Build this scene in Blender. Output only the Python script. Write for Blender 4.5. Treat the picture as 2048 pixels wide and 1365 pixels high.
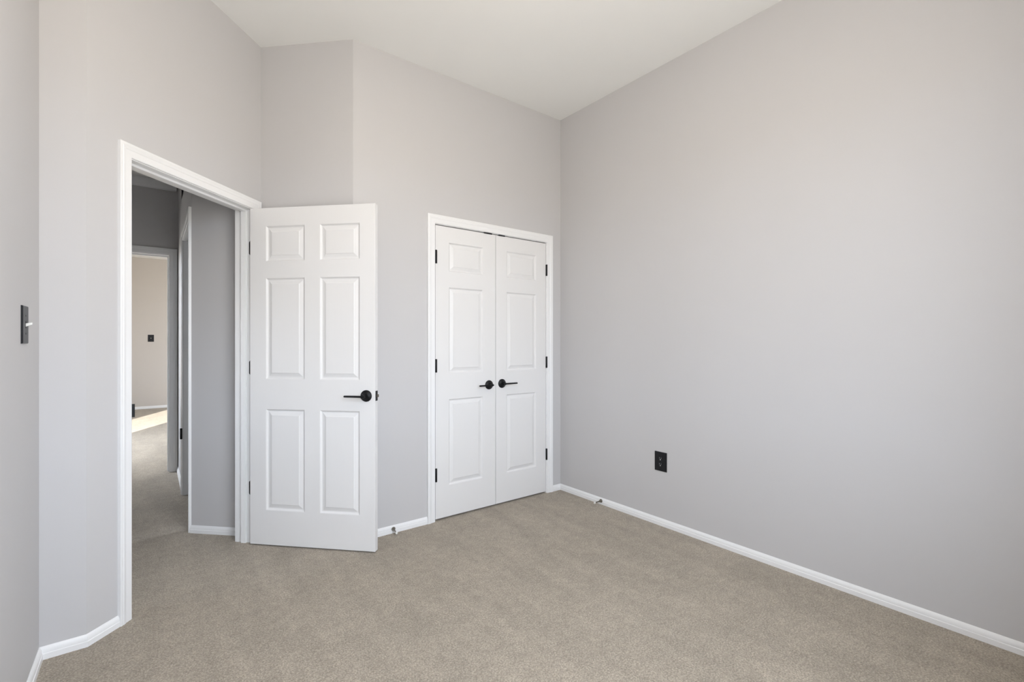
import bpy, bmesh, math
from mathutils import Vector, Matrix

for o in list(bpy.data.objects):
    bpy.data.objects.remove(o, do_unlink=True)
scene = bpy.context.scene
COL = scene.collection

# ------------------------------------------------------------------ camera
CAM_H = 1.216
TH = math.radians(52.5384)                     # heading of the closet wall from the view axis
cam_d = bpy.data.cameras.new('camera')
cam_d.sensor_width = 36.0
cam_d.lens = 942.59 / 2048 * 36.0
cam_d.shift_y = 2.86 / 2048
cam_d.clip_start = 0.02
cam = bpy.data.objects.new('camera', cam_d)
COL.objects.link(cam)
cam.location = (0, 0, CAM_H)
cam.rotation_euler = (math.pi / 2, 0, -(math.pi / 2 - TH))
scene.camera = cam

# ------------------------------------------------------------------ daylight and exposure
SKY = (0.86, 0.955, 1.09)                       # cool open sky above the horizon
GROUND = (0.64, 0.618, 0.58)                   # paler sunlit ground below it
SKY_STRENGTH = 12.0
GROUND_SHARE = 1.0
w = bpy.data.worlds.new('daylight')
scene.world = w
w.use_nodes = True
nt = w.node_tree
bg = nt.nodes['Background']
tc = nt.nodes.new('ShaderNodeTexCoord')
sx = nt.nodes.new('ShaderNodeSeparateXYZ')
mr = nt.nodes.new('ShaderNodeMapRange')
mr.inputs['From Min'].default_value = -0.04
mr.inputs['From Max'].default_value = 0.04
mx = nt.nodes.new('ShaderNodeMix')
mx.data_type = 'RGBA'
mx.inputs['A'].default_value = tuple(c * GROUND_SHARE for c in GROUND) + (1,)
mx.inputs['B'].default_value = SKY + (1,)
nt.links.new(tc.outputs['Generated'], sx.inputs[0])
nt.links.new(sx.outputs['Z'], mr.inputs['Value'])
nt.links.new(mr.outputs['Result'], mx.inputs['Factor'])
nt.links.new(mx.outputs['Result'], bg.inputs['Color'])
bg.inputs['Strength'].default_value = SKY_STRENGTH

vs = scene.view_settings
vs.view_transform = 'Standard'
vs.look = 'None'
vs.gamma = 1.0
vs.use_curve_mapping = False
vs.exposure = 0.0


def portal(loc, rot, sxm, sym):
    """marks a window or added opening so the daylight through it is sampled well (gives off no light itself)"""
    l = bpy.data.lights.new('opening_portal', 'AREA')
    l.shape = 'RECTANGLE'
    l.size, l.size_y = sxm, sym
    l.cycles.is_portal = True
    o = bpy.data.objects.new('opening_portal', l)
    COL.objects.link(o)
    o.location = loc
    o.rotation_euler = rot
    return o


# bedroom window in the wall behind the camera, far-room window in that room's left wall
BW = dict(x0=0.12, x1=1.58, z0=0.76, z1=2.45)
FW = dict(y0=6.21, y1=7.75, z0=0.45, z1=2.40)
FAR_FILL = dict(y0=8.3, y1=9.4, z0=0.6, z1=2.35)     # unseen opening added in its right wall for fill daylight
HALL_FILL = dict(y0=2.84, y1=3.02, z0=0.70, z1=1.50)     # unseen hall opening, added to brighten the short hall wall
FRONT_Y = -0.22
FAR_X0, FAR_X1, FAR_Y0, FAR_Y1, FAR_Z = -1.1, 2.5, 5.57, 10.92, 2.76
portal(((BW['x0'] + BW['x1']) / 2, FRONT_Y - 0.13, (BW['z0'] + BW['z1']) / 2), (math.pi / 2, 0, 0),
       BW['x1'] - BW['x0'], BW['z1'] - BW['z0'])
portal((FAR_X0 - 0.13, (FW['y0'] + FW['y1']) / 2, (FW['z0'] + FW['z1']) / 2), (math.pi / 2, 0, -math.pi / 2),
       FW['y1'] - FW['y0'], FW['z1'] - FW['z0'])
portal((-0.95 - 0.08, (HALL_FILL['y0'] + HALL_FILL['y1']) / 2, (HALL_FILL['z0'] + HALL_FILL['z1']) / 2), (math.pi / 2, 0, -math.pi / 2),
       HALL_FILL['y1'] - HALL_FILL['y0'], HALL_FILL['z1'] - HALL_FILL['z0'])
portal((1.065 + 0.08, 3.79, 1.2), (math.pi / 2, 0, math.pi / 2), 0.14, 1.6)  # side-room opening, added for daylight on the far jamb
portal((FAR_X1 + 0.10, (FAR_FILL['y0'] + FAR_FILL['y1']) / 2, (FAR_FILL['z0'] + FAR_FILL['z1']) / 2), (math.pi / 2, 0, math.pi / 2),
       FAR_FILL['y1'] - FAR_FILL['y0'], FAR_FILL['z1'] - FAR_FILL['z0'])
# low sun reaching the far room's window only
sl = bpy.data.lights.new('sunlight', 'SPOT')
sl.energy = 34000
sl.color = (1.0, 0.93, 0.82)
sl.spot_size = math.radians(16)
sl.shadow_soft_size = 0.08
so = bpy.data.objects.new('sunlight', sl)
COL.objects.link(so)
tgt = Vector((-0.0, 8.5, 0.0))
hd = Vector((0.476, 0.88, 0)).normalized()
so.location = tgt - hd * 14 + Vector((0, 0, 14 * 0.50))
so.rotation_euler = (tgt - so.location).to_track_quat('-Z', 'Y').to_euler()


# ------------------------------------------------------------------ materials
def new_mat(name, color, rough=0.5, metal=0.0, spec=0.5):
    m = bpy.data.materials.new(name)
    m.use_nodes = True
    b = m.node_tree.nodes['Principled BSDF']
    b.inputs['Base Color'].default_value = (*color, 1)
    b.inputs['Roughness'].default_value = rough
    b.inputs['Metallic'].default_value = metal
    b.inputs['Specular IOR Level'].default_value = spec
    return m, m.node_tree, b


def noise_bump(nt, b, scale, strength, dist, detail=3, stretch=(1, 1, 1)):
    tc = nt.nodes.new('ShaderNodeTexCoord')
    mp = nt.nodes.new('ShaderNodeMapping')
    mp.inputs['Scale'].default_value = stretch
    n = nt.nodes.new('ShaderNodeTexNoise')
    n.inputs['Scale'].default_value = scale
    n.inputs['Detail'].default_value = detail
    bp = nt.nodes.new('ShaderNodeBump')
    bp.inputs['Strength'].default_value = strength
    bp.inputs['Distance'].default_value = dist
    nt.links.new(tc.outputs['Object'], mp.inputs['Vector'])
    nt.links.new(mp.outputs['Vector'], n.inputs['Vector'])
    nt.links.new(n.outputs['Fac'], bp.inputs['Height'])
    nt.links.new(bp.outputs['Normal'], b.inputs['Normal'])
    return n


def paint(name, color, rough, scale=260, strength=0.08, dist=0.001, spec=0.3, vary=0.012, stretch=(1, 1, 1)):
    """roller-painted surface: faint texture and a barely uneven coat"""
    m, nt, b = new_mat(name, color, rough, 0, spec)
    noise_bump(nt, b, scale, strength, dist, 2, stretch)
    n = nt.nodes.new('ShaderNodeTexNoise')
    n.inputs['Scale'].default_value = 2.5
    tc = nt.nodes.new('ShaderNodeTexCoord')
    r = nt.nodes.new('ShaderNodeMix')
    r.data_type = 'RGBA'
    r.inputs['A'].default_value = (*[c * (1 - vary) for c in color], 1)
    r.inputs['B'].default_value = (*[min(1, c * (1 + vary)) for c in color], 1)
    nt.links.new(tc.outputs['Object'], n.inputs['Vector'])
    nt.links.new(n.outputs['Fac'], r.inputs['Factor'])
    nt.links.new(r.outputs['Result'], b.inputs['Base Color'])
    return m


M_WALL = paint('grey_wall_paint', (0.582, 0.572, 0.572), 0.6)
M_BEIGE = paint('beige_wall_paint', (0.60, 0.56, 0.52), 0.6)
M_CEIL = paint('white_ceiling_paint', (0.905, 0.908, 0.89), 0.8)
M_TRIM = paint('white_trim_paint', (0.86, 0.86, 0.86), 0.32, 90, 0.04, 0.001, 0.4, 0.005)
M_DOOR = paint('white_door_paint', (0.79, 0.782, 0.775), 0.38, 120, 0.12, 0.0012, 0.4, 0.005, (1, 1, 0.06))
M_BLACK, _nt, _b = new_mat('matte_black_metal', (0.006, 0.006, 0.007), 0.45, 0.0, 0.25)
noise_bump(_nt, _b, 400, 0.05, 0.0005)
M_PLATE, _nt, _b = new_mat('black_plate', (0.010, 0.0105, 0.013), 0.36, 0.0, 0.32)
noise_bump(_nt, _b, 500, 0.03, 0.0004)
M_NICKEL, _nt, _b = new_mat('satin_nickel', (0.24, 0.22, 0.19), 0.26, 1.0)
noise_bump(_nt, _b, 300, 0.05, 0.0004)
M_WHITE, _nt, _b = new_mat('white_plastic', (0.85, 0.84, 0.80), 0.35)
noise_bump(_nt, _b, 300, 0.02, 0.0004)
M_CONTACT, _nt, _b = new_mat('contact_grey', (0.35, 0.35, 0.37), 0.4)
noise_bump(_nt, _b, 300, 0.02, 0.0004)
M_DARK, _nt, _b = new_mat('dark_slot', (0.004, 0.004, 0.004), 0.6)
noise_bump(_nt, _b, 300, 0.02, 0.0004)


def carpet_mat():
    m, nt, b = new_mat('beige_carpet', (0.3, 0.26, 0.21), 0.95, 0, 0.1)
    N, L = nt.nodes.new, nt.links.new
    tc = N('ShaderNodeTexCoord')

    def noise(scale, detail, rough=0.5, vec=None):
        n = N('ShaderNodeTexNoise')
        n.inputs['Scale'].default_value = scale
        n.inputs['Detail'].default_value = detail
        n.inputs['Roughness'].default_value = rough
        L(vec if vec else tc.outputs['Object'], n.inputs['Vector'])
        return n

    def rng(sock, a, c, lo, hi):
        r = N('ShaderNodeMapRange')
        r.inputs['From Min'].default_value = a
        r.inputs['From Max'].default_value = c
        r.inputs['To Min'].default_value = lo
        r.inputs['To Max'].default_value = hi
        L(sock, r.inputs['Value'])
        return r.outputs['Result']

    def math_(op, a, c):
        q = N('ShaderNodeMath')
        q.operation = op
        for i, v in enumerate((a, c)):
            if isinstance(v, (int, float)):
                q.inputs[i].default_value = v
            else:
                L(v, q.inputs[i])
        return q.outputs[0]

    # tufts
    tuft = N('ShaderNodeTexVoronoi')
    tuft.inputs['Scale'].default_value = 135
    L(tc.outputs['Object'], tuft.inputs['Vector'])
    grain = noise(170, 3, 0.6)
    clump = noise(20, 4, 0.65)
    patch = noise(4.5, 3, 0.55)
    # brushed bands: light and shade of the leaning pile, put into the colour
    mp = N('ShaderNodeMapping')
    mp.inputs['Rotation'].default_value = (0, 0, math.radians(38))
    mp.inputs['Scale'].default_value = (8.5, 1.5, 1)
    L(tc.outputs['Object'], mp.inputs['Vector'])
    band = noise(1.0, 2, 0.5, mp.outputs['Vector'])
    f = rng(grain.outputs['Fac'], 0.28, 0.72, 0.62, 1.36)
    f = math_('MULTIPLY', f, rng(clump.outputs['Fac'], 0.3, 0.7, 0.90, 1.10))
    f = math_('MULTIPLY', f, rng(patch.outputs['Fac'], 0.3, 0.7, 0.94, 1.05))
    f = math_('MULTIPLY', f, rng(band.outputs['Fac'], 0.35, 0.65, 0.94, 1.06))
    f = math_('MULTIPLY', f, rng(tuft.outputs['Distance'], 0.0, 0.7, 1.10, 0.78))
    sc = N('ShaderNodeVectorMath')
    sc.operation = 'SCALE'
    sc.inputs[0].default_value = CARPET
    L(f, sc.inputs['Scale'])
    L(sc.outputs[0], b.inputs['Base Color'])
    hgt = math_('ADD', math_('MULTIPLY', tuft.outputs['Distance'], -0.7), grain.outputs['Fac'])
    hgt = math_('ADD', hgt, math_('MULTIPLY', patch.outputs['Fac'], 1.5))
    bp = N('ShaderNodeBump')
    bp.inputs['Strength'].default_value = 0.55
    bp.inputs['Distance'].default_value = 0.006
    L(hgt, bp.inputs['Height'])
    L(bp.outputs['Normal'], b.inputs['Normal'])
    b.inputs['Sheen Weight'].default_value = 0.15
    return m


CARPET = (0.43, 0.372, 0.298)
M_CARPET = carpet_mat()


# ------------------------------------------------------------------ helpers
R2 = math.sqrt(0.5)
N3 = 1.9367                                     # distance of the angled wall


def wn(wd, n3, z=0.0):
    """point from its distances along the angled wall (wd) and across it (n3)"""
    return Vector((R2 * wd - R2 * n3, R2 * wd + R2 * n3, z))


class MB:
    """collects shapes in one bmesh and links them as ONE object"""

    def __init__(self):
        self.bm = bmesh.new()

    def quad(self, *pts):
        self.bm.faces.new([self.bm.verts.new(p) for p in pts])
        return self

    def box(self, a, b, X=None):
        a, b = Vector(a), Vector(b)
        vs = [Vector((x, y, z)) for x in (a.x, b.x) for y in (a.y, b.y) for z in (a.z, b.z)]
        if X:
            vs = [X @ v for v in vs]
        v = [self.bm.verts.new(p) for p in vs]
        for f in ((0, 1, 3, 2), (4, 6, 7, 5), (0, 4, 5, 1), (2, 3, 7, 6), (0, 2, 6, 4), (1, 5, 7, 3)):
            self.bm.faces.new([v[i] for i in f])
        return self

    def prism(self, poly, z0, z1):
        """vertical prism over a plan polygon"""
        lo = [self.bm.verts.new((p[0], p[1], z0)) for p in poly]
        hi = [self.bm.verts.new((p[0], p[1], z1)) for p in poly]
        n = len(poly)
        self.bm.faces.new(lo[::-1])
        self.bm.faces.new(hi)
        for i in range(n):
            j = (i + 1) % n
            self.bm.faces.new((lo[i], lo[j], hi[j], hi[i]))
        return self

    def loft(self, rings, X=None, cap=True, closed=True):
        rs = []
        for r in rings:
            rs.append([self.bm.verts.new(X @ Vector(p) if X else Vector(p)) for p in r])
        n = len(rs[0])
        for a, b in zip(rs, rs[1:]):
            for i in range(n if closed else n - 1):
                j = (i + 1) % n
                self.bm.faces.new((a[i], a[j], b[j], b[i]))
        if cap:
            self.bm.faces.new(rs[0][::-1])
            self.bm.faces.new(rs[-1])
        return self

    def lathe(self, prof, X=None, seg=32):
        """profile of (radius, height) turned about local Z"""
        rings = [[(max(r, 1e-5) * math.cos(2 * math.pi * k / seg), max(r, 1e-5) * math.sin(2 * math.pi * k / seg), h)
                  for k in range(seg)] for r, h in prof]
        return self.loft(rings, X)

    def tube(self, pts, rad, seg=12):
        pts = [Vector(p) for p in pts]
        rings = []
        for i, p in enumerate(pts):
            t = (pts[min(i + 1, len(pts) - 1)] - pts[max(i - 1, 0)]).normalized()
            u = t.cross(Vector((0, 0, 1)))
            if u.length < 1e-3:
                u = t.cross(Vector((1, 0, 0)))
            u.normalize()
            v = t.cross(u)
            rings.append([p + rad * (math.cos(2 * math.pi * k / seg) * u + math.sin(2 * math.pi * k / seg) * v) for k in range(seg)])
        return self.loft(rings)

    def build(self, name, mat, parent=None, X=None, bevel=0.0, seg=2, smooth=False, shade_angle=None):
        bm = self.bm
        bmesh.ops.remove_doubles(bm, verts=bm.verts, dist=1e-6)
        bmesh.ops.recalc_face_normals(bm, faces=bm.faces)
        me = bpy.data.meshes.new(name)
        bm.to_mesh(me)
        bm.free()
        o = bpy.data.objects.new(name, me)
        COL.objects.link(o)
        me.materials.append(mat)
        if parent:
            o.parent = parent
        if X:
            o.matrix_local = X
        if bevel:
            md = o.modifiers.new('bevel', 'BEVEL')
            md.width = bevel
            md.segments = seg
            md.limit_method = 'ANGLE'
            md.angle_limit = math.radians(40)
        if smooth or shade_angle:
            for p in me.polygons:
                p.use_smooth = True
            me.set_sharp_from_angle(angle=math.radians(shade_angle or 40))
        return o


def tag(o, label=None, cat=None, group=None, kind=None):
    if label:
        o['label'] = label
    if cat:
        o['category'] = cat
    if group:
        o['group'] = group
    if kind:
        o['kind'] = kind
    return o


def empty(name, X):
    o = bpy.data.objects.new(name, None)
    COL.objects.link(o)
    o.empty_display_size = 0.05
    o.matrix_world = X
    return o


def frame(origin, xdir, zdir=(0, 0, 1)):
    """local X along xdir, Z up, Y = Z x X"""
    x = Vector(xdir).normalized()
    z = Vector(zdir).normalized()
    y = z.cross(x)
    m = Matrix((x, y, z)).transposed().to_4x4()
    m.translation = Vector(origin)
    return m


def wall_run(mb, p0, p1, th, z0, z1, e0=0.0, e1=0.0):
    """slab whose visible face runs p0 -> p1; thickness goes to the LEFT of that direction"""
    p0, p1 = Vector((p0[0], p0[1])), Vector((p1[0], p1[1]))
    d = (p1 - p0).normalized()
    n = Vector((-d.y, d.x))
    a, b = p0 - d * e0, p1 + d * e1
    mb.prism([a, b, b + n * th, a + n * th], z0, z1)
    return mb


def sweep(mb, path, prof, cap=True):
    """profile of (out, height) carried along a plan path, 'out' to the RIGHT of the direction, mitred at corners"""
    P = [Vector((p[0], p[1])) for p in path]
    rings = []
    for i, p in enumerate(P):
        ds = []
        if i > 0:
            ds.append((P[i] - P[i - 1]).normalized())
        if i < len(P) - 1:
            ds.append((P[i + 1] - P[i]).normalized())
        ns = [Vector((d.y, -d.x)) for d in ds]
        m = sum(ns, Vector((0, 0)))
        m = m.normalized() / max(0.2, m.normalized().dot(ns[0]))
        rings.append([(p.x + m.x * o, p.y + m.y * o, z) for o, z in prof])
    mb.loft(rings, cap=cap)
    return mb


BASE_PROF = [(0, 0), (0.0125, 0), (0.0125, 0.0215), (0.0100, 0.0235), (0.0098, 0.0275), (0.0094, 0.034), (0.0070, 0.040),
             (0.0042, 0.0445), (0.0022, 0.047), (0, 0.047)]
CAS_W = 0.058
CAS_PROF = [(0, 0), (0, 0.0075), (0.0025, 0.0095), (0.012, 0.0105), (0.030, 0.0115), (0.0335, 0.0145), (0.044, 0.0165),
            (0.0465, 0.0150), (0.050, 0.0165), (0.0560, 0.0165), (CAS_W, 0.0150), (CAS_W, 0)]


def casing(name, X, t0, t1, zt, mat=M_TRIM, legs=(True, True)):
    """mitred door casing; local X along the wall, local -Y out of the wall"""
    mb = MB()
    rings = []
    for k in range(4):
        r = []
        for u, h in CAS_PROF:
            x = t0 - u if k < 2 else t1 + u
            z = 0.0 if k in (0, 3) else zt + u
            r.append((x, -h, z))
        rings.append(r)
    if not legs[0]:
        rings = rings[1:]
    mb.loft(rings)
    return mb.build(name, mat, X=X, smooth=True, shade_angle=30)


def jamb(t0, t1, zt, depth, y0=0.0, stop_at=None, stop_w=0.032, stop_t=0.011, th=0.018):
    """lining of an opening; local Y runs into the wall"""
    mb = MB()
    mb.box((t0 - th, y0, 0), (t0, y0 + depth, zt + th))
    mb.box((t1, y0, 0), (t1 + th, y0 + depth, zt + th))
    mb.box((t0, y0, zt), (t1, y0 + depth, zt + th))
    if stop_at is not None:
        a, b = y0 + stop_at, y0 + stop_at + stop_w
        mb.box((t0, a, 0), (t0 + stop_t, b, zt - stop_t))
        mb.box((t1 - stop_t, a, 0), (t1, b, zt - stop_t))
        mb.box((t0, a, zt - stop_t), (t1, b, zt))
    return mb


def panel_slab(W, H, T, panels, both=False):
    """door leaf: local X across (0..W), Z up (0..H), front face at Y=0, back at Y=T; moulded raised panels"""
    mb = MB()
    bm = mb.bm
    xs = sorted({0.0, W} | {p[0] for p in panels} | {p[1] for p in panels})
    zs = sorted({0.0, H} | {p[2] for p in panels} | {p[3] for p in panels})

    def face_side(y, s):
        for i in range(len(xs) - 1):
            for j in range(len(zs) - 1):
                cx, cz = (xs[i] + xs[i + 1]) / 2, (zs[j] + zs[j + 1]) / 2
                if any(p[0] < cx < p[1] and p[2] < cz < p[3] for p in panels):
                    continue
                mb.quad((xs[i], y, zs[j]), (xs[i + 1], y, zs[j]), (xs[i + 1], y, zs[j + 1]), (xs[i], y, zs[j + 1]))
        for x0, x1, z0, z1 in panels:
            rings = []
            for ins, dep in ((0, 0), (0.0035, 0.0030), (0.007, 0.0085), (0.0105, 0.0098), (0.015, 0.0094), (0.034, 0.0032), (0.0360, 0.0010)):
                yy = y + s * dep
                rings.append([(x0 + ins, yy, z0 + ins), (x1 - ins, yy, z0 + ins), (x1 - ins, yy, z1 - ins), (x0 + ins, yy, z1 - ins)])
            mb.loft(rings, cap=False)
            mb.quad(*rings[-1])

    face_side(0.0, 1)
    if both:
        face_side(T, -1)
    else:
        for i in range(len(xs) - 1):
            for j in range(len(zs) - 1):
                mb.quad((xs[i], T, zs[j]), (xs[i + 1], T, zs[j]), (xs[i + 1], T, zs[j + 1]), (xs[i], T, zs[j + 1]))
    for i in range(len(xs) - 1):
        for z in (0.0, H):
            mb.quad((xs[i], 0, z), (xs[i + 1], 0, z), (xs[i + 1], T, z), (xs[i], T, z))
    for j in range(len(zs) - 1):
        for x in (0.0, W):
            mb.quad((x, 0, zs[j]), (x, 0, zs[j + 1]), (x, T, zs[j + 1]), (x, T, zs[j]))
    return mb


# ------------------------------------------------------------------ plan of the place
A = Vector((2.6928, FRONT_Y)); B = Vector((2.6928, 2.8552)); C = Vector((0.9738, 2.8552))
D = wn(2.7074, 1.9367).xy; E_ = Vector((-0.2046, 2.5344)); F = Vector((-0.340, 2.5344)); G = Vector((-0.340, FRONT_Y))
CEIL = 3.056
TW = 0.115
wE = (E_.x + E_.y) * R2
HALL_Z = 2.72
HX0, HX1, HY1 = -0.95, 0.2058, 5.455
W_HALL = 2.720                                  # hall wall running back from the hinge jamb
H_CORNER = Vector((HX1, W_HALL / R2 - HX1, 0))

# floor and ceilings
st = lambda o, label, cat: tag(o, label, cat, kind='structure')
mb = MB()
mb.box((-2.4, -0.75, -0.10), (2.95, FAR_Y1 + 0.2, 0.0))
st(mb.build('floor', M_CARPET), 'beige cut-pile carpet running from the bedroom through the doorway and hall', 'floor')
mb = MB()
ceil_poly = [(G.x - 0.12, FRONT_Y - 0.2), (B.x + 0.12, FRONT_Y - 0.2), (B.x + 0.12, 3.75), (0.40, 3.75), (G.x - 0.12, 2.90)]
mb.prism(ceil_poly, CEIL, CEIL + 0.12)
st(mb.build('ceiling', M_CEIL), 'high flat white ceiling over the bedroom', 'ceiling')
mb = MB()
mb.prism([(HX0 - 0.1, 2.60), (-0.30, 2.60), wn(wE + 0.02, N3 + 0.06).xy, wn(2.76, N3 + 0.06).xy, (0.62, HY1 + 0.02), (HX0 - 0.1, HY1 + 0.02)], HALL_Z, HALL_Z + 0.1)
st(mb.build('ceiling_hall', M_CEIL), 'shaded white hall ceiling seen through the top of the doorway', 'ceiling')
mb = MB()
mb.box((FAR_X0 - 0.15, FAR_Y0 - 0.1, FAR_Z), (FAR_X1 + 0.15, FAR_Y1 + 0.15, FAR_Z + 0.1))
st(mb.build('ceiling_far', M_CEIL), 'bright white ceiling strip of the room beyond the hall', 'ceiling')

# bedroom walls
mb = MB()
mb.box((B.x, FRONT_Y - 0.15, 0), (B.x + TW, B.y + 0.9, CEIL))
st(mb.build('wall_right', M_WALL), 'long plain light grey wall on the right with the black outlet', 'wall')
CX0, CX1, CZ = 1.5305, 2.5345, 2.0215            # closet opening between jambs
mb = MB()
mb.box((C.x, C.y, 0), (CX0 - 0.018, C.y + TW, CEIL))
mb.box((CX1 + 0.018, C.y, 0), (B.x, C.y + TW, CEIL))
mb.box((CX0 - 0.018, C.y, CZ + 0.018), (CX1 + 0.018, C.y + TW, CEIL))
st(mb.build('wall_closet', M_WALL), 'light grey wall holding the closet double doors', 'wall')
mb = MB()                                       # short wall behind the open door leaf
mb.prism([D, C, C + Vector((R2, R2)) * 0.10, wn(2.8074, 1.9367 + 0.1).xy, wn(2.7074, 1.9367 + 0.1).xy], 0, CEIL)
st(mb.build('wall_stub', M_WALL), 'narrow grey wall behind the open door leaf', 'wall')
OT0, OT1, OZ = 1.841, 2.628, 2.0225             # entry opening between jambs
mb = MB()
q = lambda t, n: wn(t, n).xy
mb.prism([q(wE, N3), q(OT0 - 0.018, N3), q(OT0 - 0.018, N3 + TW), q(wE + 0.02, N3 + TW)], 0, CEIL)
mb.prism([q(OT1 + 0.018, N3), q(2.712, N3), q(2.712, N3 + TW), q(OT1 + 0.018, N3 + TW)], 0, CEIL)
mb.prism([q(OT0 - 0.018, N3), q(OT1 + 0.018, N3), q(OT1 + 0.018, N3 + TW), q(OT0 - 0.018, N3 + TW)], OZ + 0.018, CEIL)
st(mb.build('wall_angled', M_WALL), 'light grey angled wall around the bedroom doorway', 'wall')
mb = MB()
mb.prism([F - Vector((0.12, 0)), E_, wn(wE + 0.02, N3 + TW).xy, (F.x - 0.12, F.y + TW)], 0, CEIL)
st(mb.build('wall_return', M_WALL), 'narrow grey return wall between the left wall and the angled wall', 'wall')
mb = MB()
mb.box((G.x - 0.12, FRONT_Y - 0.15, 0), (G.x, F.y, CEIL))
st(mb.build('wall_left', M_WALL), 'grey wall at the left edge carrying the light switch', 'wall')
mb = MB()
y0, y1 = FRONT_Y - 0.15, FRONT_Y
mb.box((G.x, y0, 0), (BW['x0'], y1, CEIL))
mb.box((BW['x1'], y0, 0), (A.x, y1, CEIL))
mb.box((BW['x0'], y0, 0), (BW['x1'], y1, BW['z0']))
mb.box((BW['x0'], y0, BW['z1']), (BW['x1'], y1, CEIL))
st(mb.build('wall_front', M_WALL), 'grey window wall behind the viewer', 'wall')
# window: frame, sashes and sill in the wall behind the viewer
mb = MB()
fx0, fx1, fz0, fz1 = BW['x0'], BW['x1'], BW['z0'], BW['z1']
for a, b in (((fx0, fz0), (fx0 + 0.04, fz1)), ((fx1 - 0.04, fz0), (fx1, fz1)), ((fx0, fz0), (fx1, fz0 + 0.04)), ((fx0, fz1 - 0.04), (fx1, fz1)),
             (((fx0 + fx1) / 2 - 0.03, fz0), ((fx0 + fx1) / 2 + 0.03, fz1)), ((fx0, (fz0 + fz1) / 2 - 0.02), (fx1, (fz0 + fz1) / 2 + 0.02))):
    mb.box((a[0], FRONT_Y - 0.11, a[1]), (b[0], FRONT_Y - 0.06, b[1]))
win = st(mb.build('window_1', M_TRIM), 'white double sash window behind the viewer', 'window')
mb = MB().box((fx0 - 0.08, FRONT_Y - 0.06, fz0 - 0.02), (fx1 + 0.08, FRONT_Y + 0.03, fz0))
mb.build('window_sill', M_TRIM, win)

# closet interior
mb = MB()
mb.box((C.x + 0.12, 3.56, 0), (B.x + 0.1, 3.66, CEIL))
mb.box((C.x + 0.12, 2.97, 0), (C.x + 0.20, 3.56, CEIL))
st(mb.build('wall_closet_inside', M_WALL), 'closet inside walls hidden behind the double doors', 'wall')

# hall walls
HT0, HT1 = 3.704, 4.557                          # opening in the hall's right wall
mb = MB()
mb.prism([q(W_HALL, N3 + TW - 0.01), (HX1, H_CORNER.y), (HX1 + 0.1, H_CORNER.y + 0.02), q(W_HALL + 0.1, N3 + TW - 0.01)], 0, HALL_Z)
st(mb.build('wall_hall_stub', M_WALL), 'short grey hall wall beside the hinge jamb', 'wall')
mb = MB()
mb.box((HX1, H_CORNER.y + 0.0005, 0), (HX1 + TW, HT0 - 0.018, HALL_Z))
mb.box((HX1, HT1 + 0.018, 0), (HX1 + TW, HY1, HALL_Z))
mb.box((HX1, HT0 - 0.018, 2.04), (HX1 + TW, HT1 + 0.018, HALL_Z))
x0, x1 = HX1 + TW + 0.75, HX1 + TW + 0.85       # inside of the side room, with an opening added to light the doorway jamb
mb.box((x0, 3.6, 0), (x1, 3.72, HALL_Z))
mb.box((x0, 3.86, 0), (x1, 4.9, HALL_Z))
mb.box((x0, 3.72, 0), (x1, 3.86, 0.4))
mb.box((x0, 3.72, 2.0), (x1, 3.86, HALL_Z))
mb.box((HX1 + TW, 3.62, 0), (HX1 + TW + 0.8, 3.68, HALL_Z))
mb.box((HX1 + TW, 4.80, 0), (HX1 + TW + 0.8, 4.86, HALL_Z))
mb.box((HX1, 3.62, HALL_Z - 0.3), (HX1 + TW + 0.8, 4.86, HALL_Z))
st(mb.build('wall_hall_right', M_WALL), 'foreshortened hall wall with the side doorway', 'wall')
FO0, FO1, FOZ = -0.69, 0.134, 2.030              # doorway at the end of the hall
mb = MB()
mb.box((HX0 - 0.1, HY1, 0), (FO0 - 0.018, HY1 + TW, HALL_Z + 0.1))
mb.box((FO1 + 0.018, HY1, 0), (HX1 + TW, HY1 + TW, HALL_Z + 0.1))
mb.box((FO0 - 0.018, HY1, FOZ + 0.018), (FO1 + 0.018, HY1 + TW, HALL_Z + 0.1))
st(mb.build('wall_hall_end', M_WALL), 'dark shaded wall above the doorway at the end of the hall', 'wall')
mb = MB()
x0, x1 = HX0 - 0.1, HX0
mb.box((x0, 2.55, 0), (x1, HALL_FILL['y0'], HALL_Z))
mb.box((x0, HALL_FILL['y1'], 0), (x1, HY1, HALL_Z))
mb.box((x0, HALL_FILL['y0'], 0), (x1, HALL_FILL['y1'], HALL_FILL['z0']))
mb.box((x0, HALL_FILL['y0'], HALL_FILL['z1']), (x1, HALL_FILL['y1'], HALL_Z))
mb.box((HX0, 2.55, 0), (F.x - 0.11, 2.65, HALL_Z))
st(mb.build('wall_hall_left', M_WALL), 'hall side wall hidden behind the angled wall', 'wall')

# far room walls
mb = MB()
mb.box((FAR_X0 - 0.15, FAR_Y1, 0), (FAR_X1 + 0.15, FAR_Y1 + 0.12, FAR_Z))
st(mb.build('wall_far', M_BEIGE), 'warm light wall with a small black switch in the far room', 'wall')
mb = MB()
x0, x1 = FAR_X1, FAR_X1 + 0.12
mb.box((x0, FAR_Y0 - 0.1, 0), (x1, FAR_FILL['y0'], FAR_Z))
mb.box((x0, FAR_FILL['y1'], 0), (x1, FAR_Y1, FAR_Z))
mb.box((x0, FAR_FILL['y0'], 0), (x1, FAR_FILL['y1'], FAR_FILL['z0']))
mb.box((x0, FAR_FILL['y0'], FAR_FILL['z1']), (x1, FAR_FILL['y1'], FAR_Z))
mb.box((HX1 + TW, FAR_Y0 - 0.1, 0), (FAR_X1, FAR_Y0, FAR_Z))
mb.box((FAR_X0, FAR_Y0 - 0.1, 0), (HX0 - 0.1, FAR_Y0, FAR_Z))
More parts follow.
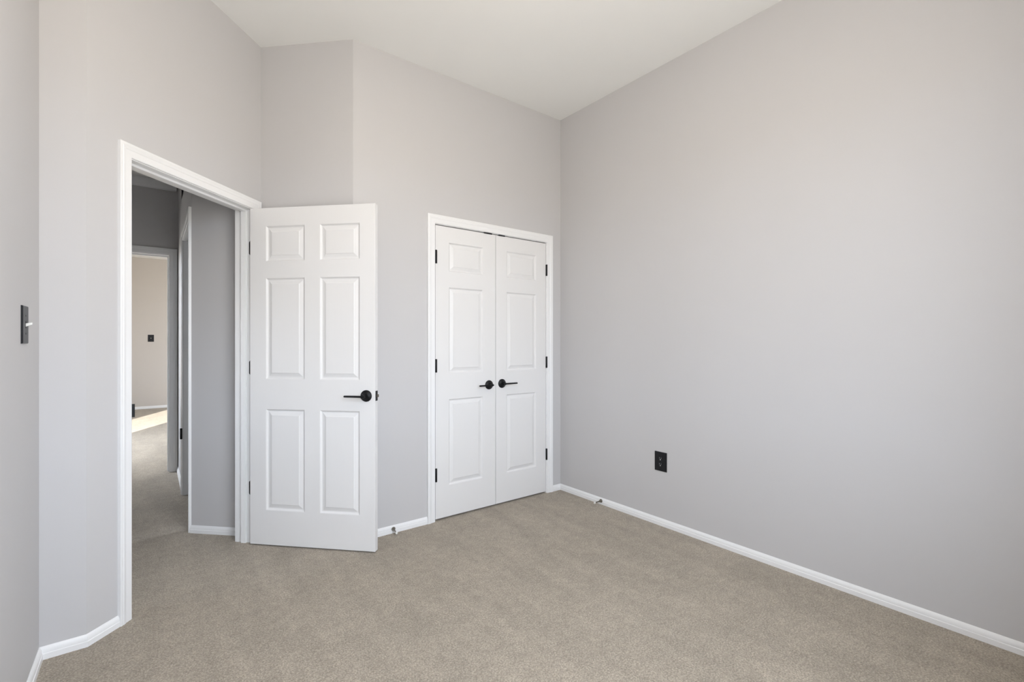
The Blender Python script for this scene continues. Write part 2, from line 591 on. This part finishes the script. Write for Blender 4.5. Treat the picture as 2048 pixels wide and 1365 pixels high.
st(mb.build('wall_far_side', M_BEIGE), 'side walls of the far room out of view', 'wall')
mb = MB()
x0, x1 = FAR_X0 - 0.15, FAR_X0
mb.box((x0, FAR_Y0 - 0.1, 0), (x1, FW['y0'], FAR_Z))
mb.box((x0, FW['y1'], 0), (x1, FAR_Y1, FAR_Z))
mb.box((x0, FW['y0'], 0), (x1, FW['y1'], FW['z0']))
mb.box((x0, FW['y0'], FW['z1']), (x1, FW['y1'], FAR_Z))
st(mb.build('wall_far_left', M_BEIGE), 'window wall of the far room out of view', 'wall')

# ------------------------------------------------------------------ trim
XW = frame(wn(0, N3), (R2, R2, 0))               # angled wall: local X along it, local Y into the hall
e = casing('trim_1', XW, OT0 - 0.006, OT1 + 0.006, OZ + 0.004)
st(e, 'white moulded casing around the open bedroom doorway', 'door frame')
jb = jamb(OT0, OT1, OZ, TW, 0.0, 0.037).build('jamb', M_TRIM, e)
sp = MB()                                        # strike plate with a curled lip
prof = [(OT0 + 0.0002, 0.040), (OT0 + 0.002, 0.040), (OT0 + 0.0022, 0.012), (OT0 + 0.006, 0.004), (OT0 + 0.010, -0.001), (OT0 + 0.0125, -0.002),
        (OT0 + 0.0125, -0.004), (OT0 + 0.009, -0.0035), (OT0 + 0.003, 0.001), (OT0 + 0.0002, 0.010)]
sp.loft([[(x, y, z) for x, y in prof] for z in (0.885, 0.943)])
tag(sp.build('strike_plate', M_BLACK, e, bevel=0.001), 'black strike plate on the left jamb')

XC = frame((0, C.y, 0), (1, 0, 0))
e = casing('trim_2', XC, CX0 - 0.0035, CX1 + 0.0035, CZ + 0.003)
st(e, 'white moulded casing around the closet double doors', 'door frame')
jamb(CX0, CX1, CZ, TW, 0.0, 0.040).build('jamb', M_TRIM, e)
for xa, xb in ((1.931, 2.000), (2.062, 2.118)):
    mb = MB().box((xa, -0.005, CZ - 0.0085), (xb, 0.03, CZ))
    tag(mb.build('ball_catch', M_BLACK, e, bevel=0.0008), 'black catch plate under the head of the closet frame')

XH = frame((HX1, 0, 0), (0, -1, 0))              # hall right wall: local X runs toward the viewer, local Y = +X
e = casing('trim_3', XH, -HT1 - 0.005, -HT0 + 0.005, 2.026)
st(e, 'white casing of the side doorway seen edge-on in the hall', 'door frame')
jamb(-HT1, -HT0, 2.022, TW, 0.0, 0.04).build('jamb', M_TRIM, e)
hb = MB()
hb.lathe([(0.0065, 0.448), (0.0075, 0.450), (0.0075, 0.532), (0.0065, 0.534)], Matrix.Translation((-HT1 - 0.006, -0.016, 0)), 16)
hb.box((-HT1 - 0.010, -0.012, 0.450), (-HT1 + 0.002, -0.008, 0.532))
tag(hb.build('hinge', M_BLACK, e), 'black hinge on the side doorway frame')

XF = frame((0, HY1, 0), (1, 0, 0))
e = casing('trim_4', XF, FO0 - 0.006, FO1 + 0.006, FOZ + 0.005)
st(e, 'white casing of the doorway at the end of the hall', 'door frame')
jamb(FO0, FO1, FOZ, TW, 0.0, 0.055).build('jamb', M_TRIM, e)

# crown moulding over the doorway at the end of the hall
mb = MB()
cp = [(0, 2.637), (0.010, 2.637), (0.012, 2.650), (0.018, 2.655), (0.030, 2.668), (0.046, 2.690), (0.052, 2.698), (0.056, 2.706), (0.056, 2.72), (0, 2.72)]
sweep(mb, [(HX0, HY1), (0.192, HY1)], cp)
st(mb.build('trim_5', M_TRIM), 'crown moulding along the top of the hall end wall', 'moulding')

# baseboards
def baseboard(name, path, label):
    mb = MB()
    sweep(mb, path, BASE_PROF)
    return st(mb.build(name, M_TRIM, shade_angle=35), label, 'baseboard')


baseboard('baseboard_right', [(CX1 + 0.0035 + CAS_W, C.y), (B.x, B.y), (A.x, A.y)], 'white baseboard along the right wall turning the corner to the closet casing')
baseboard('baseboard_closet', [D, C, (CX0 - 0.0035 - CAS_W, C.y)], 'white baseboard between the open door and the closet casing')
baseboard('baseboard_left', [G, F, E_, wn(OT0 - 0.006 - CAS_W, N3).xy], 'white baseboard along the left wall up to the doorway casing')
baseboard('baseboard_hall', [H_CORNER.xy, q(W_HALL, N3 + TW)], 'white baseboard under the short hall wall')
baseboard('baseboard_hall_right', [(HX1, HY1), (HX1, HT1 + 0.005 + CAS_W)], 'thin white baseboard beyond the side doorway in the hall')
baseboard('baseboard_far', [(FAR_X0, FAR_Y1), (FAR_X1, FAR_Y1)], 'white baseboard under the far room wall')


# ------------------------------------------------------------------ door hardware
def lever_handle(parent, X, bar_dir, bar_len, neck=0.05, nr=1.0):
    """rose + lever; local Z points out of the door face, local X is +-horizontal"""
    r = MB()
    r.lathe([(0.0335, 0), (0.0335, 0.004), (0.0325, 0.0065), (0.028, 0.0085), (0.020, 0.0135), (0.0165, 0.018), (0.0, 0.018)], X, 40)
    h = r.build('handle', M_BLACK, parent, smooth=True, shade_angle=35)
    n = MB()
    n.lathe([(r_ * nr, h_) for r_, h_ in ((0.0125, 0.010), (0.0112, 0.022), (0.0108, neck - 0.004), (0.0115, neck - 0.002), (0.0115, neck + 0.008), (0.0105, neck + 0.0095), (0.0, neck + 0.0095))], X, 28)
    n.build('neck', M_BLACK, h, smooth=True, shade_angle=35)
    b = MB()
    s = bar_dir
    rings = []
    for x, hw, hh in ((-0.012, 0.0040, 0.0046), (-0.008, 0.0054, 0.0056), (0.02, 0.0058, 0.0060), (bar_len - 0.004, 0.0054, 0.0056), (bar_len, 0.0044, 0.0044)):
        pts = []
        for k in range(12):
            a = 2 * math.pi * k / 12
            ca, sa = math.cos(a), math.sin(a)
            pts.append((s * x, hh * math.copysign(abs(ca) ** 0.6, ca), neck + 0.004 + hw * math.copysign(abs(sa) ** 0.6, sa)))
        rings.append(pts)
    b.loft(rings, X)
    b.build('lever', M_BLACK, h, smooth=True, shade_angle=50)
    return h


def out_frame(p, out, up=(0, 0, 1)):
    """local Z = out of the face, local Y = up"""
    z = Vector(out).normalized()
    y = Vector(up)
    x = y.cross(z)
    m = Matrix((x, y, z)).transposed().to_4x4()
    m.translation = Vector(p)
    return m


# ------------------------------------------------------------------ entry door leaf, standing open
ang = math.radians(-45.718)
dx = Vector((math.cos(ang), math.sin(ang), 0))
XD = frame(wn(2.597, 1.929, 0.008), dx)          # local Y goes away from the viewer
DW, DH, DT = 0.792, 2.011, 0.035
cols = ((0.1046, 0.3526), (0.4507, 0.6970))
rows = ((1.692, 1.902), (0.990, 1.591), (0.207, 0.8095))
slab = panel_slab(DW, DH, DT, [(c[0], c[1], r[0], r[1]) for c in cols for r in rows], both=True)
door = slab.build('door_1', M_DOOR, X=XD, bevel=0.0015, seg=2)
tag(door, 'white six-panel bedroom door standing open with a black lever', 'door', kind='structure')
lever_handle(door, out_frame((0.738, 0, 0.899), (0, -1, 0)), -1, 0.112, 0.046)
lp = MB().box((DW - 0.0005, 0.004, 0.870), (DW + 0.0018, 0.031, 0.928))
lpo = tag(lp.build('latch_plate', M_BLACK, door, bevel=0.001), 'black latch plate on the door edge')
lb = MB()
lb.loft([[(DW + 0.001, 0.011, z), (DW + 0.001, 0.024, z), (DW + 0.012, 0.024, z), (DW + 0.004, 0.011, z)] for z in (0.891, 0.907)])
tag(lb.build('latch_bolt', M_NICKEL, lpo, bevel=0.001), 'silver latch bolt')
XDi = XD.inverted()
for zc in (1.789, 1.063, 0.334):
    mb = MB()
    hz = 0.0445
    # leaf screwed to the jamb, chamfered corners, and its knuckle
    if True:
        a = [(1.928, -hz), (1.928, hz), (1.950, hz), (1.957, hz - 0.010), (1.957, -hz + 0.010), (1.950, -hz)]
        rings = [[XDi @ wn(wv, n3, zc + z) for n3, z in a] for wv in (OT1 - 0.0022, OT1 - 0.0001)]
        mb.loft(rings)
    mb.lathe([(0.0055, -hz), (0.0062, -hz + 0.002), (0.0062, hz - 0.002), (0.0055, hz)], Matrix.Translation(XDi @ wn(OT1 + 0.001, 1.924, zc)), 16)
    tag(mb.build('hinge', M_BLACK, door), 'black hinge between door and jamb')

# ------------------------------------------------------------------ closet double doors
crow = ((1.7075, 1.908), (1.004, 1.598), (0.229, 0.822))
zb = 0.012


def closet_leaf(name, x0, x1, px0, px1, hinge_x, label, rose_x, rose_z, d, bl):
    X = frame((x0, C.y + 0.001, zb), (1, 0, 0))
    s = panel_slab(x1 - x0, CZ - 0.0065 - zb, 0.035, [(px0 - x0, px1 - x0, a - zb, b - zb) for a, b in crow])
    o = s.build(name, M_DOOR, X=X, bevel=0.0012)
    tag(o, label, 'door', kind='structure')
    lever_handle(o, out_frame((rose_x - x0, 0, rose_z - zb), (0, -1, 0)), d, bl, 0.042, 0.72)
    for zc in (1.799, 1.057, 0.3135):
        mb = MB()
        hx = hinge_x - x0
        mb.lathe([(0.0058, -0.0455), (0.0068, -0.0435), (0.0068, 0.0435), (0.0058, 0.0455)], Matrix.Translation((hx, -0.0055, zc - zb)), 16)
        mb.box((hx - 0.0055, -0.004, zc - zb - 0.0445), (hx + 0.0055, 0.002, zc - zb + 0.0445))
        tag(mb.build('hinge', M_BLACK, o, smooth=True, shade_angle=40), 'black butt hinge on the closet door edge')
    return o


closet_leaf('door_2', 1.5338, 2.0340, 1.638, 1.9215, 1.5365, 'left white three-panel closet door, lever pointing left', 1.9746, 0.904, -1, 0.112)
closet_leaf('door_3', 2.0376, 2.5312, 2.137, 2.4285, 2.5370, 'right white three-panel closet door next to the corner', 2.0925, 0.908, 1, 0.112)

# ------------------------------------------------------------------ switch, outlet, door stops
def plate(name, X, W, H, T, label, cat):
    """wall plate; local Z out of the wall, local Y up"""
    mb = MB()
    r = []
    for ins, z in ((0, 0), (0, T - 0.0022), (0.0012, T - 0.0007), (0.0030, T)):
        w2, h2 = W / 2 - ins, H / 2 - ins
        r.append([(-w2, -h2, z), (w2, -h2, z), (w2, h2, z), (-w2, h2, z)])
    mb.loft(r)
    return tag(mb.build(name, M_PLATE, X=X), label, cat)


def toggle_switch(X, label, T=0.0055, group=None, W=0.089, H=0.127):
    p = plate('light_switch', X, W, H, T, label, 'light switch')
    MB().box((-0.0048, -0.012, T - 0.001), (0.0048, 0.012, T + 0.0004)).build('slot', M_DARK, p)
    t = MB()
    t.loft([[(-0.0036, -0.001 + z * 0.35 - h, T + z), (0.0036, -0.001 + z * 0.35 - h, T + z), (0.0036, -0.001 + z * 0.35 + h, T + z), (-0.0036, -0.001 + z * 0.35 + h, T + z)]
            for z, h in ((-0.001, 0.0055), (0.006, 0.0048), (0.0155, 0.0036))])
    tag(t.build('toggle', M_WHITE, p, bevel=0.0008), 'white toggle lever')
    for yy in (0.0302, -0.0302):
        MB().lathe([(0.0032, T - 0.0005), (0.0032, T + 0.0003), (0.0020, T + 0.0008), (0, T + 0.0008)], Matrix.Translation((0, yy, 0)), 14).build('screw', M_PLATE, p)
    return p


toggle_switch(out_frame((F.x, 2.2585, 1.2757), (1, 0, 0)), 'black wall switch with a white toggle on the left wall')
toggle_switch(out_frame((0.001, FAR_Y1, 1.2927), (0, -1, 0)), 'small black switch on the far room wall seen through both doorways')

X = out_frame((B.x, 1.8856, 0.424), (-1, 0, 0))
op = plate('wall_outlet', X, 0.092, 0.127, 0.0055, 'black duplex outlet low on the right grey wall', 'outlet')
for yy in (0.0195, -0.0195):
    mb = MB()
    rr = []
    for z, k in ((0.004, 1.0), (0.0066, 1.0), (0.0072, 0.95)):
        ring = []
        for i in range(28):
            a = 2 * math.pi * i / 28
            ring.append((max(-0.0135, min(0.0135, 0.0172 * math.cos(a))) * k, yy + max(-0.0142, min(0.0142, 0.0172 * math.sin(a))) * k, z))
        rr.append(ring)
    mb.loft(rr)
    rc = mb.build('receptacle', M_PLATE, op)
    for (sxx, syy, sw, sh) in ((-0.0062, 0.0035, 0.0024, 0.0085), (0.0062, 0.0035, 0.0024, 0.0070)):
        MB().box((sxx - sw / 2, yy + syy - sh / 2, 0.0070), (sxx + sw / 2, yy + syy + sh / 2, 0.0074)).build('slot', M_CONTACT, rc)
    MB().lathe([(0.0030, 0.0070), (0.0030, 0.0075), (0, 0.0075)], Matrix.Translation((0, yy - 0.0070, 0)), 14).build('ground_hole', M_WHITE, rc)
MB().lathe([(0.003, 0.0050), (0.003, 0.0060), (0.0018, 0.0064), (0, 0.0064)], Matrix.Identity(4), 14).build('screw', M_PLATE, op)


def door_stop(p, out, label, L=0.075):
    X = out_frame(p, out)
    mb = MB()
    mb.lathe([(0.0135, 0.0), (0.0135, 0.002), (0.0115, 0.006), (0.0075, 0.013), (0.0050, 0.022), (0.0042, 0.032), (0.0042, L - 0.014), (0.0055, L - 0.013), (0.0055, L - 0.011), (0, L - 0.011)], Matrix.Identity(4), 24)
    o = mb.build('door_stop', M_NICKEL, X=X, smooth=True, shade_angle=40)
    MB().lathe([(0.0062, L - 0.012), (0.0075, L - 0.009), (0.0075, L - 0.003), (0.0055, L), (0, L)], Matrix.Identity(4), 20).build('rubber_tip', M_WHITE, o, smooth=True, shade_angle=40)
    return tag(o, label, 'door stop', 'door stops on the baseboards')


door_stop((B.x - 0.0118, 2.400, 0.0270), (-1, 0, -0.04), 'small metal door stop on the baseboard of the right wall')
door_stop((1.2270, C.y - 0.0118, 0.0265), (-0.10, -1, -0.16), 'small metal door stop on the baseboard between open door and closet', 0.066)


# ------------------------------------------------------------------ hanging ceiling lamp, above and outside the view
M_GLOW, _nt, _b = new_mat('lit_globe', (0.9, 0.9, 0.88), 0.4)
_b.inputs['Emission Color'].default_value = (1.0, 0.865, 0.715, 1)
_b.inputs['Emission Strength'].default_value = 35.5
noise_bump(_nt, _b, 100, 0.02, 0.0004)
LX, LY, LZ = 0.75, 1.0, 2.55
lamp = empty('ceiling_lamp', Matrix.Translation((LX, LY, CEIL)))
tag(lamp, 'hanging globe lamp on the bedroom ceiling', 'lamp')
MB().lathe([(0.06, -0.018), (0.065, -0.010), (0.065, 0.0), (0, 0)][::-1], Matrix.Identity(4), 28).build('canopy', M_BLACK, lamp)
MB().lathe([(0.006, LZ - CEIL + 0.10), (0.006, -0.015)], Matrix.Identity(4), 12).build('rod', M_BLACK, lamp)
MB().lathe([(0.12 * math.sin(math.pi * i / 20), LZ - CEIL - 0.12 * math.cos(math.pi * i / 20)) for i in range(21)], Matrix.Identity(4), 32).build('globe', M_GLOW, lamp, smooth=True, shade_angle=60)
